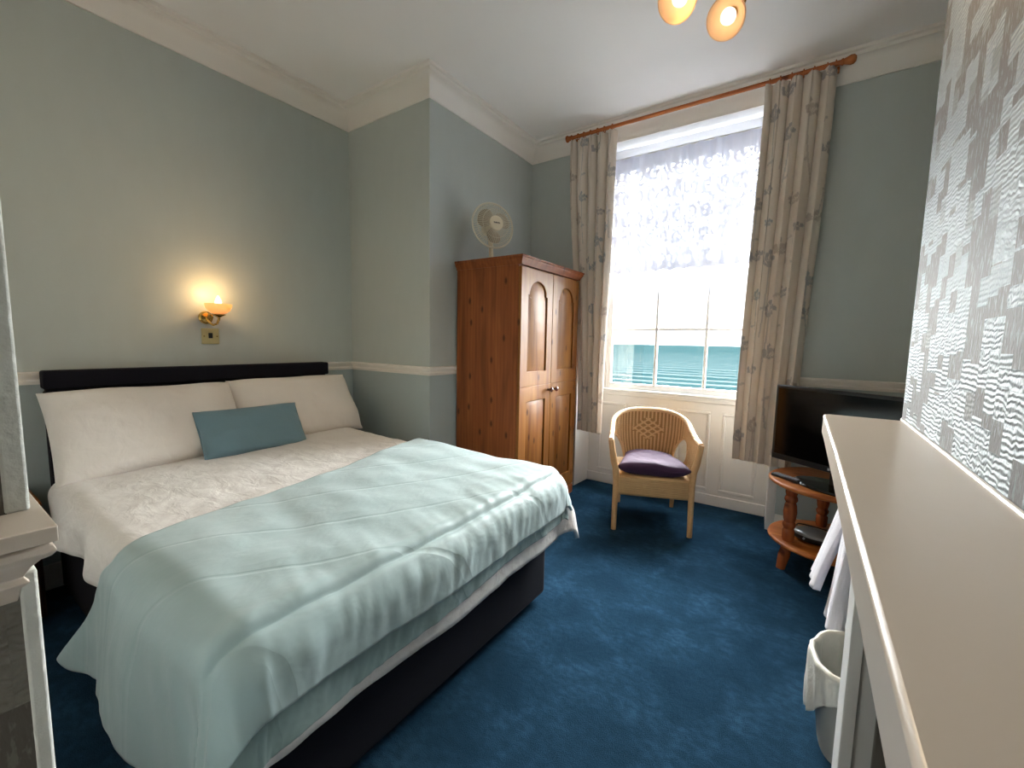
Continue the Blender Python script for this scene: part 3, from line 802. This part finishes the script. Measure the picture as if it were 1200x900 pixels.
curtain('curtain', 'cream curtain printed with grey flower heads hanging behind the pine wardrobe', (-1.70, -1.325), (-1.56, -1.36), RODZ - .02, .515, .85, 4.6, 3, RODY + .012, .030, .036, -.012, .4)
curtain('curtain', 'cream curtain printed with grey flower heads hanging behind the television', (-.335, .02), (-.372, -.045), RODZ - .02, .475, .95, 4.4, 11, RODY - .012, .036, .056, -.02, 2.2)
pole = thing('curtain_pole', (-.83, RODY, RODZ), 0, 'varnished wooden curtain pole with turned ends above the window', 'curtain pole')
bm = B(); tube(bm, [(-1.70, RODY, RODZ), (-.8, RODY, RODZ), (.03, RODY, RODZ)], .0135, 14); obj('pole', bm, M['pole'], pole, world=True)
fin = [(0, 0), (.0145, 0), (.019, .008), (.015, .014), (.02, .03), (.0255, .045), (.024, .06), (.014, .07), (0, .072)]
for x, a in ((.03, 90), (-1.70, -90)):
    bm = B(); lathe(bm, [(r, z * (1 if a > 0 else .6)) for r, z in fin], (x, RODY, RODZ), 18, Matrix.Rotation(R(a), 4, 'Y')); obj('finial', bm, M['pole'], pole, world=True)
for k, x in enumerate([-1.69, -1.635, -1.58, -1.525, -1.47, -1.41, -1.345, -.325, -.265, -.205, -.15, -.095, -.03, .005]):
    bm = B(); tube(bm, [(x + .003 * sin(k * 2), RODY + .021 * cos(2 * PI * q / 18), RODZ - .004 + .021 * sin(2 * PI * q / 18)) for q in range(18)], .0035, 7, closed=True); obj('ring', bm, M['pole'], pole, world=True)
for x in (-1.66, .015):
    bm = B(); box(bm, x - .012, x + .012, RODY + .01, YW, RODZ - .03, RODZ - .012); obj('bracket', bm, M['pole'], pole, world=True, bevel=.003)

# net curtain over the upper sash
net = thing('net_curtain', (-.87, 3.50, 2.73), 0, 'white lace net curtain with a scalloped hem over the upper window', 'net curtain')
bm = B(); NU, NV = 430, 300; W_ = 2.0; lx0, lx1, lz0, lz1 = -1.57, -.21, 1.835, 2.74
lv = []
def lacept(i, j):
    z1b = lz0 - .012 + .014 * abs(sin(PI * i * 13))
    z = lz1 + (z1b - lz1) * j
    ph = 2 * PI * 13 * i + 1.2 * nz(i * 5, j * .8, 2)
    am = .010 + .008 * nz(i * 7, j, 5)
    return Vector((lx0 + (lx1 - lx0) * i + .006 * sin(ph * .5), 3.50 + am * sin(ph), z))
vs = grid(bm, NU, NV, lacept)
def lace_val(x, z, h):
    if z > h - .11: return .985 + .015 * sin(x * 90)          # plain gathered heading
    if z < .022: return 1.0
    cx, cz = x % .15 - .075, z % .17 - .085
    odd = int(x / .15) % 2
    if odd: cx = -cx
    r = math.hypot(cx, cz); a = math.atan2(cz, cx)
    sp = (r * 95 - a * 1.0) % (2 * PI)
    v = .74
    if r < .066 and sp < 2.7: v = 1.0
    if abs(noise.noise(Vector((x * 22, z * 22, 1.3)))) < .13: v = 1.0
    if abs(noise.noise(Vector((x * 13, z * 13, 6.1)))) < .06: v = 1.0
    if z < .085 and (.5 + .5 * sin(x * 60)) * .05 + .03 > z: v = 1.0
    return v
for i in range(NU + 1):
    for j in range(NV + 1):
        lv.append(lace_val(W_ * i / NU, (lz1 - lz0) * (1 - j / NV), lz1 - lz0))
bm.transform(Matrix.Translation((.87, -3.50, -2.73)))
me = bpy.data.meshes.new('lace_panel'); bm.to_mesh(me); bm.free()
at = me.attributes.new('lace', 'FLOAT', 'POINT'); at.data.foreach_set('value', lv)
me.polygons.foreach_set('use_smooth', [True] * len(me.polygons))
link('lace_panel', me, M['lace'], net)
bm = B(); tube(bm, [(RX0 + .02, 3.50, 2.745), (RX1 - .015, 3.50, 2.745)], .006, 10); obj('rod', bm, M['gloss'], net, world=True)

# ------------------------------------------------------------------ wicker armchair
ch = thing('wicker_armchair', (-.88, 3.03, 0), R(22), 'woven cane tub armchair with an open back standing in front of the window', 'armchair')
# local: x to the sitter's left in view (right in picture), y back, front at -y
hw, fd = .243, -.27
def rim(a):
    """a in 0..1 from left arm front round the back to right arm front"""
    t = (a - .5) * 2; s = abs(t); sg = 1 if t > 0 else -1
    ang = t * R(128)
    x = .272 * sin(ang * .82) ; 
    if s < .62: 
        q = s / .62 * PI / 2; x = sg * .268 * sin(q); y = .285 - .215 * (1 - cos(q))
    else:
        q = (s - .62) / .38; x = sg * (.268 + .012 * q); y = .07 - q * .335
    z = .745 - .135 * sm(.12, 1.0, s) 
    return Vector((x, y, z))
def basep(a):
    t = (a - .5) * 2; s = abs(t); sg = 1 if t > 0 else -1
    if s < .62: q = s / .62 * PI / 2; x = sg * .215 * sin(q); y = .235 - .175 * (1 - cos(q))
    else: q = (s - .62) / .38; x = sg * (.215 + .02 * q); y = .06 - q * .32
    return Vector((x, y, .36))
def shell(a, b):
    p0, p1 = basep(a), rim(a); p = p0.lerp(p1, b); bow = .02 * sin(PI * b); d = Vector((p1.x, p1.y, 0)).normalized(); return p + d * bow
def hole(a, b):
    """the two arm openings"""
    for c in (.245, .755):
        da = (a - c) / .085; top = .60 
        if abs(da) < 1 and b < top * math.sqrt(1 - da * da) ** .9: return True
    return False
bm = B(); NA, NB = 96, 24
vs = {}
for i in range(NA):
    for j in range(NB):
        if hole((i + .5) / NA, (j + .5) / NB): continue
        q = []
        for (ii, jj) in ((i, j), (i + 1, j), (i + 1, j + 1), (i, j + 1)):
            if (ii, jj) not in vs: vs[(ii, jj)] = bm.verts.new(shell(ii / NA, jj / NB))
            q.append(vs[(ii, jj)])
        bm.faces.new(q)
shell_n = len(bm.faces)
NC = 46
for k in range(NC + 1):                                            # upright canes on both faces of the weave
    a = .012 + .976 * k / NC
    for face in (-.005, .006):
        run = []
        for q in range(19):
            b = .01 + .98 * q / 18
            p = shell(a, b); d = Vector((p.x, p.y, 0)).normalized()
            dm = abs((a - .5) / .09) + abs((b - .62) / .20)
            ok = not hole(a, b) and (dm > 1)
            if ok: run.append(p + d * face)
            if (not ok or q == 18) and len(run) > 1: tube(bm, run, .0052, 6); run = []
            elif not ok: run = []
for ii in range(-3, 4):                                            # diamond of crossed strands in the middle of the back
    for jj in range(-3, 4):
        if abs(ii) + abs(jj) > 3 or (ii + jj) % 2 == 0: continue
        a, b = .5 + ii * .026, .62 + jj * .058
        for sg in (-1, 1):
            pp = [shell(a - .012, b - sg * .026), shell(a, b), shell(a + .012, b + sg * .026)]
            tube(bm, [p + Vector((p.x, p.y, 0)).normalized() * -.006 for p in pp], .0055, 6)
o = obj('backrest', bm, [M['wicker'], M['cane_gap']], ch, solid=.003, angle=60)
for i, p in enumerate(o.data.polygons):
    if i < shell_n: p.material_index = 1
bm = B(); tube(bm, [rim(k / 60) for k in range(61)], .0165, 10); obj('top_rail', bm, M['wicker'], ch)
for c in (.245, .755):
    bm = B(); pts = []
    for k in range(21):
        da = -1 + 2 * k / 20; pts.append(shell(c + da * .088, .61 * math.sqrt(max(0, 1 - da * da)) ** .9))
    tube(bm, pts, .009, 8); obj('arm_loop', bm, M['wicker'], ch)
bm = B(); box(bm, -.235, .235, -.272, .23, .238, .375)
obj('seat', bm, M['wicker_dark'], ch, bevel=.02, seg=3)
def leg(p, q, r0, r1): 
    bm = B(); tube(bm, [p, ((p[0] + q[0]) / 2, (p[1] + q[1]) / 2, (p[2] + q[2]) / 2), q], [r0, (r0 + r1) / 2, r1], 12); obj('leg', bm, M['rattan'], ch)
for sx in (-1, 1):
    leg((sx * .238, -.268, .33), (sx * .241, -.27, 0), .0195, .0165)
    leg((sx * .20, .20, .33), (sx * .20, .255, 0), .018, .015)
    bm = B(); tube(bm, [(sx * .236, -.265, .30), (sx * .243, -.268, .42), (sx * .268, -.272, .54), (sx * .28, -.266, .612)], [.0195, .0205, .0195, .0185], 12); obj('arm_post', bm, M['rattan'], ch)
sq = pillow('seat_cushion', .43, .465, .115, (0, 0, 0), 0, 0, M['purple'], 14.0, n=36, tap=.27)
sq.location = (-.88 + .062 * sin(R(22)), 3.03 - .062 * cos(R(22)), .422); sq.rotation_euler = (R(-2), 0, R(22))
tag(sq, 'square purple cushion lying on the cane armchair seat', 'cushion')

# ------------------------------------------------------------------ round pine table with turned legs
TX, TY, TR_, TZ = .17, 2.93, .315, .50
tb = thing('side_table', (TX, TY, 0), 0, 'round two tier pine table with turned legs under the television', 'table')
def disc(z, r, th):
    bm = B(); lathe(bm, [(0, z - th), (r - .012, z - th), (r - .003, z - th * .8), (r, z - th * .5), (r - .003, z - th * .2), (r - .012, z), (0, z)], (TX, TY, 0), 72); return bm
obj('tabletop', disc(TZ, TR_, .026), M['pine_table'], tb, world=True, angle=60)
obj('lower_shelf', disc(.165, TR_ - .015, .022), M['pine_table'], tb, world=True, angle=60)
for a in (R(218), R(338), R(98), ):
    lx, ly = TX + .245 * cos(a), TY + .225 * sin(a)
    bm = B(); lathe(bm, [(0, .165), (.026, .165), (.03, .18), (.03, .225), (.024, .235), (.031, .25), (.033, .262), (.026, .275), (.03, .29), (.034, .33), (.03, .37), (.025, .385), (.033, .4), (.031, .415), (.026, .425), (.03, .44), (.031, .475), (0, .475)], (lx, ly, 0), 20); obj('post', bm, M['pine_turned'], tb, world=True)
    bm = B(); fx, fy = TX + .275 * cos(a), TY + .25 * sin(a); tube(bm, [(lx, ly, .145), ((lx + fx) / 2, (ly + fy) / 2, .08), (fx, fy, 0)], [.024, .03, .022], 16); obj('foot', bm, M['pine_turned'], tb, world=True)

# ------------------------------------------------------------------ television
TVA = R(-33)
tv = thing('television', (.165, 2.79, TZ), TVA, 'flat black television on the round pine table in the alcove corner', 'television')
hw_, b0, b1 = .355, .085, .525
bm = B(); box(bm, -hw_, hw_, -.02, .022, b0, b1); box(bm, -hw_ + .1, hw_ - .1, .022, .05, b0 + .06, b1 - .1); obj('casing', bm, M['black'], tv, bevel=.006)
obj('screen', bx(-hw_ + .018, hw_ - .018, -.0225, -.019, b0 + .035, b1 - .018), M['screen'], tv, smooth=False)
bm = B(); box(bm, -.03, .03, -.008, .02, .015, b0 + .02); obj('stand_neck', bm, M['black'], tv, bevel=.004)
bm = B(); lathe(bm, [(0, 0), (.205, 0), (.21, .006), (.2, .014), (.06, .02), (0, .02)], n=40)
for v in bm.verts: v.co.y *= .62
obj('stand_base', bm, M['screen'], tv)
bm = B()
for k in range(4): box(bm, -.034 + k * .018, -.034 + k * .018 + .011, -.0225, -.0205, b0 + .012, b0 + .024)
obj('badge', bm, M['label_light'], tv, smooth=False)
rc = thing('remote_control', (-.055, 2.835, TZ), R(-40), 'slim black remote control lying on the table in front of the television', 'remote control')
obj('body', bx(-.085, .085, -.022, .022, 0, .018), M['black'], rc, bevel=.006, seg=3)
bm = B()
for i in range(9):
    for j in range(3): box(bm, -.07 + i * .016, -.061 + i * .016, -.014 + j * .011, -.007 + j * .011, .0175, .0205)
obj('buttons', bm, M['label_light'], rc, smooth=False)
# silver gadget and cables on the lower tier
hd = thing('small_appliance', (.095, 2.86, .165), R(-20), 'rounded silver and black appliance lying on the lower table shelf', 'appliance')
bm = B()
def blob(i, j):
    a, b = 2 * PI * i, PI * (j - .5); ca = cos(b)
    return Vector((.105 * abs(ca) ** .7 * cos(a), .075 * abs(ca) ** .7 * sin(a), .034 + .034 * (abs(sin(b)) ** .8) * (1 if b > 0 else -1)))
grid(bm, 40, 20, blob); bmesh.ops.remove_doubles(bm, verts=bm.verts, dist=1e-5); obj('housing', bm, M['silver'], hd, angle=180)
bm = B()
def band(i, j):
    a = R(190) + R(165) * i; k = 1.015
    b = -.62 + .75 * j
    ca = cos(b); return Vector((.105 * k * abs(ca) ** .7 * cos(a), .075 * k * abs(ca) ** .7 * sin(a), .034 + .034 * (abs(sin(b)) ** .8) * (1 if b > 0 else -1)))
grid(bm, 30, 8, band); obj('front_band', bm, M['black'], hd, solid=.003)
bm = B(); lathe(bm, [(0, .0), (.006, .0), (.006, .004), (0, .004)], (-.02, -.077, .03), 12, Matrix.Rotation(R(90), 4, 'X')); obj('button', bm, M['label_light'], hd)
def cable(pts, r, name, label):
    bm = B(); P = [Vector(p) for p in pts]; out = []
    for i in range(len(P) - 1):
        p0, p1, p2, p3 = P[max(i - 1, 0)], P[i], P[i + 1], P[min(i + 2, len(P) - 1)]
        for k in range(10):
            t = k / 10; out.append(.5 * ((2 * p1) + (p2 - p0) * t + (2 * p0 - 5 * p1 + 4 * p2 - p3) * t * t + (3 * p1 - p0 - 3 * p2 + p3) * t ** 3))
    out.append(P[-1]); tube(bm, out, r, 7); o = obj(name, bm, M['black'], angle=180); tag(o, label, 'cable'); return o
cable([(.27, 3.0, .47), (.25, 3.0, .36), (.23, 2.98, .24), (.19, 2.95, .178), (.12, 2.96, .172), (.03, 2.99, .178), (.02, 3.03, .19), (.10, 3.06, .18), (.18, 3.06, .172)], .004, 'cable', 'thin black cable looped behind the silver appliance on the lower shelf')
cable([(.31, 3.02, .47), (.33, 2.98, .33), (.30, 2.90, .20), (.26, 2.86, .172), (.20, 2.84, .172)], .0055, 'cable', 'thicker black cable hanging down beside the towels to the lower shelf')

# ------------------------------------------------------------------ towel rail and towels beyond the mantelpiece
rl = thing('towel_rail', (.20, 1.90, 0), 0, 'slim white towel rail standing in the alcove behind the mantelpiece end', 'towel rail')
for y in (1.76, 2.17):
    bm = B(); tube(bm, [(.20, y, .0), (.20, y, .70)], .010, 10); tube(bm, [(.135, y, .01), (.30, y, .01)], .010, 10); obj('end_post', bm, M['gloss'], rl, world=True)
bm = B(); tube(bm, [(.20, 1.75, .70), (.20, 2.18, .70)], .010, 10); obj('top_bar', bm, M['gloss'], rl, world=True)
bm = B(); tube(bm, [(.20, 1.76, .16), (.20, 2.17, .16)], .007, 10); obj('lower_bar', bm, M['gloss'], rl, world=True)
def towel(y0, y1, front, back, spread, thick, label, seed, fl=0):
    bm = B()
    def f(i, j):
        y = y0 + (y1 - y0) * i; L = front + back + .05; s = L * j - front
        r = .016
        if s < -.02: h = -s - .02; x = -r - spread * (h / max(front, .01)) ** .9; z = -h
        elif s > .02: h = s - .02; x = r + spread * .5 * h / back; z = -h
        else: a = s / .02 * PI / 2; x = r * sin(a); z = r * cos(a) * .9
        x += .006 * sin(i * 14 + seed) * min(1, abs(s) / .1) + .006 * nz(i * 3, j * 4, seed)
        return Vector((.20 + x, y + .012 * nz(j * 3, i, seed), .703 + z + .012 * nz(i * 2, seed, 1) * min(1, abs(s) / .2)))
    grid(bm, 24, 50, f)
    o = obj('towel', bm, M['towel'], solid=thick, angle=180); tag(o, label, 'towel', 'white towels on the rail'); return o
towel(1.95, 2.12, .40, .30, .105, .026, 'white towel hung farther back, its hem flaring toward the table', 2)
towel(1.765, 1.93, .47, .33, .045, .036, 'ribbed white towel hanging nearer the waste bin, lower hem', 5)

# ------------------------------------------------------------------ waste bin with liner
bn = thing('waste_bin', (.21, 1.605, 0), R(8), 'small white waste bin with a folded liner beside the mantelpiece leg', 'bin')
def rr_(i, r, sq=.75):
    a = 2 * PI * i; c, s = cos(a), sin(a); return r * abs(c) ** sq * (1 if c > 0 else -1), r * abs(s) ** sq * (1 if s > 0 else -1)
bm = B()
def shellb(i, j):
    x, y = rr_(i, .098 + .03 * j); return Vector((x, y, .004 + .27 * j))
g = grid(bm, 40, 8, shellb); bmesh.ops.remove_doubles(bm, verts=bm.verts, dist=1e-5)
bm.verts.ensure_lookup_table(); bot = [v for v in bm.verts if v.co.z < .0045]; bot.sort(key=lambda v: math.atan2(v.co.y, v.co.x)); bm.faces.new(bot)
obj('bucket', bm, M['binwhite'], bn, solid=.004)
bm = B()
def liner(i, j):
    # from inside the rim up, over and down outside with an uneven hem
    a = 2 * PI * i; fall = .15 + .075 * sin(a * 2 + 2.4) + .05 * nz(cos(a) * 1.5, sin(a) * 1.5, 4)
    if j < .4: q = j / .4; r = .100 + .022 * q; z = .12 + .175 * q
    elif j < .5: q = (j - .4) / .1; r = .122 + .016 * q; z = .295 + .008 * sin(PI * q)
    else: q = (j - .5) / .5; r = .138 + .005 * q - .006 * q * q; z = .295 - fall * q
    r += .007 * nz(cos(a) * 4, sin(a) * 4, z * 8) + .004 * sin(a * 17 + z * 20) * min(1, abs(j - .45) * 4)
    x, y = rr_(i, r); return Vector((x, y, z + .02 * nz(cos(a) * 1.3, sin(a) * 1.3, 9)))
grid(bm, 90, 30, liner); bmesh.ops.remove_doubles(bm, verts=bm.verts, dist=1e-5); obj('liner', bm, M['liner'], bn, solid=.0015, angle=180)

# ------------------------------------------------------------------ wall light above the bed
wl = thing('wall_light', (XL, 1.095, 1.245), 0, 'lit brass wall light with a frosted glass bowl above the headboard', 'wall light')
bm = B(); box(bm, 0, .009, -.046, .046, -.047, .047); pt_ = obj('switch_plate', bm, M['brass_pale'], wl, bevel=.003)
obj('rocker', bx(.009, .014, -.012, .010, -.012, .02), M['black'], pt_, bevel=.002)
for y in (-.034, .034):
    bm = B(); lathe(bm, [(0, 0), (.004, 0), (.003, .0015), (0, .002)], (.009, y, 0), 10, Matrix.Rotation(R(90), 4, 'Y')); obj('screw', bm, M['brass'], pt_)
bm = B(); lathe(bm, [(0, 0), (.037, 0), (.038, .006), (.030, .010), (.027, .016), (.012, .022), (0, .023)], (0, -.02, .11), 28, Matrix.Rotation(R(90), 4, 'Y')); obj('rose', bm, M['brass'], wl)
bm = B(); tube(bm, [(.015, -.02, .11), (.05, -.02, .082), (.085, -.012, .066), (.115, -.002, .075), (.126, .003, .10), (.126, .004, .118)], [.008, .007, .006, .006, .007, .007], 10)
tube(bm, [(.03, -.02, .10), (.05, -.018, .128), (.075, -.014, .126), (.083, -.012, .108), (.07, -.014, .098)], [.005, .005, .0045, .004, .003], 8); obj('arm', bm, M['brass'], wl)
bm = B(); lathe(bm, [(0, 0), (.012, 0), (.016, .004), (.034, .012), (.036, .016), (.012, .02), (0, .02)], (.126, .004, .112), 24); obj('cup', bm, M['brass'], wl)
bm = B(); lathe(bm, [(.014, .0), (.036, .006), (.056, .022), (.066, .042), (.069, .060), (.066, .060), (.062, .042), (.052, .025), (.034, .010), (.014, .004)], (.126, .004, .128), 36); obj('shade', bm, M['shade_glass'], wl)
bm = B(); lathe(bm, [(0, 0), (.012, 0), (.015, .02), (.0185, .045), (.017, .062), (.010, .082), (.003, .096), (0, .098)], (.126, .004, .140), 20); obj('bulb', bm, M['bulb'], wl)
def lamp(loc, w, r, col=(1.0, .74, .45)):
    l = bpy.data.lights.new('bulb_light', 'POINT'); l.energy = w; l.color = col; l.shadow_soft_size = r
    o = bpy.data.objects.new('bulb_light', l); C.objects.link(o); o.location = loc; return o
lamp((XL + .126, 1.099, 1.245 + .255), SCONCE_W, .02, (1.0, .62, .27))

# ------------------------------------------------------------------ ceiling light with tilted glass shades
mouths = [Vector((-.386, 2.069, 2.60)), Vector((-.529, 1.858, 2.60))]
axis = Vector((-.16, -.74, -.66)).normalized()
tips = [m - axis * .10 for m in mouths]
BZ = 2.865
bd = (tips[0] - tips[1]); bd.z = 0; bd.normalize()
tops = [Vector((t.x, t.y, BZ)) + Vector((0.02, .05, 0)) for t in tips]
hub_ = (tops[0] + tops[1]) / 2
cl = thing('ceiling_light', (hub_.x, hub_.y, ZC), 0, 'brass ceiling light with glowing amber glass shades near the window', 'ceiling light')
bm = B(); lathe(bm, [(0, ZC), (.06, ZC), (.062, ZC - .012), (.045, ZC - .028), (.018, ZC - .04), (.010, ZC - .06), (.010, BZ), (0, BZ)], (hub_.x, hub_.y, 0), 32); obj('rose', bm, M['brass'], cl, world=True)
bm = B(); tube(bm, [tops[1] - bd * .05, hub_, tops[0] + bd * .05], .008, 12)
for e, sg in ((tops[1] - bd * .05, -1), (tops[0] + bd * .05, 1)):
    lathe(bm, [(0, -.014), (.010, -.010), (.014, 0), (.010, .010), (0, .014)], e, 14)
obj('bar', bm, M['brass'], cl, world=True)
q = axis.to_track_quat('Z', 'Y').to_matrix().to_4x4()
for t, tp in zip(tips, tops):
    bm = B(); tube(bm, [tp, tp + Vector((.02, .035, -.05)), tp * .5 + t * .5 + Vector((.02, .045, -.03)), t - axis * .045, t - axis * .005], [.006] * 5, 9)
    for k in range(3): tube(bm, [tp * (1 - k * .25) + t * k * .25 + Vector((.012 * cos(a_ * PI / 6) + .015, .03, .012 * sin(a_ * PI / 6) - .03)) for a_ in range(12)], .0025, 6, closed=True)
    obj('arm', bm, M['brass'], cl, world=True)
    tm = Matrix.Translation(t)
    bm = B(); lathe(bm, [(0, -.012), (.013, -.012), (.016, 0), (.021, .008), (.021, .022), (.014, .026), (0, .026)], (0, 0, 0), 20, q); bm.transform(tm); obj('lamp_holder', bm, M['brass'], cl, world=True)
    bm = B(); lathe(bm, [(.020, .012), (.034, .016), (.054, .032), (.066, .055), (.070, .078), (.074, .092), (.078, .100), (.0745, .101), (.070, .092), (.066, .078), (.062, .057), (.050, .036), (.032, .020), (.020, .016)], (0, 0, 0), 40, q); bm.transform(tm); obj('shade', bm, M['shade_glass'], cl, world=True)
    bm = B(); lathe(bm, [(0, .02), (.012, .022), (.016, .04), (.027, .052), (.031, .066), (.027, .080), (.014, .089), (0, .092)], (0, 0, 0), 22, q); bm.transform(tm); obj('bulb', bm, M['bulb'], cl, world=True)
    sp = bpy.data.lights.new('bulb_light', 'SPOT'); sp.energy = BULB_W; sp.color = (1.0, .76, .48); sp.spot_size = R(150); sp.spot_blend = .6; sp.shadow_soft_size = .03
    spo = bpy.data.objects.new('bulb_light', sp); C.objects.link(spo); spo.location = t + axis * .106
    spo.rotation_euler = axis.to_track_quat('-Z', 'Y').to_euler()

# ------------------------------------------------------------------ bedside cabinet glimpsed behind the pier
bc = thing('bedside_cabinet', (-2.78, .17, 0), 0, 'small brown wooden bedside cabinet half hidden beside the bed head', 'bedside cabinet')
bm = B(); box(bm, -2.955, -2.62, -.02, .298, .03, .52); obj('body', bm, M['dark_wood'], bc, world=True, bevel=.004)
bm = B(); box(bm, -2.96, -2.60, -.03, .308, .52, .542); obj('top', bm, M['pine'], bc, world=True, bevel=.005)
bm = B(); box(bm, -2.62, -2.605, .0, .285, .36, .505); dw = obj('drawer', bm, M['dark_wood'], bc, world=True, bevel=.003)
bm = B(); lathe(bm, [(0, 0), (.007, 0), (.006, .01), (.013, .018), (.012, .026), (0, .029)], (-2.605, .163, .432), 16, Matrix.Rotation(R(90), 4, 'Y')); obj('knob', bm, M['knob'], dw, world=True)
bm = B(); box(bm, -2.62, -2.605, .0, .285, .05, .345); obj('door', bm, M['dark_wood'], bc, world=True, bevel=.003)
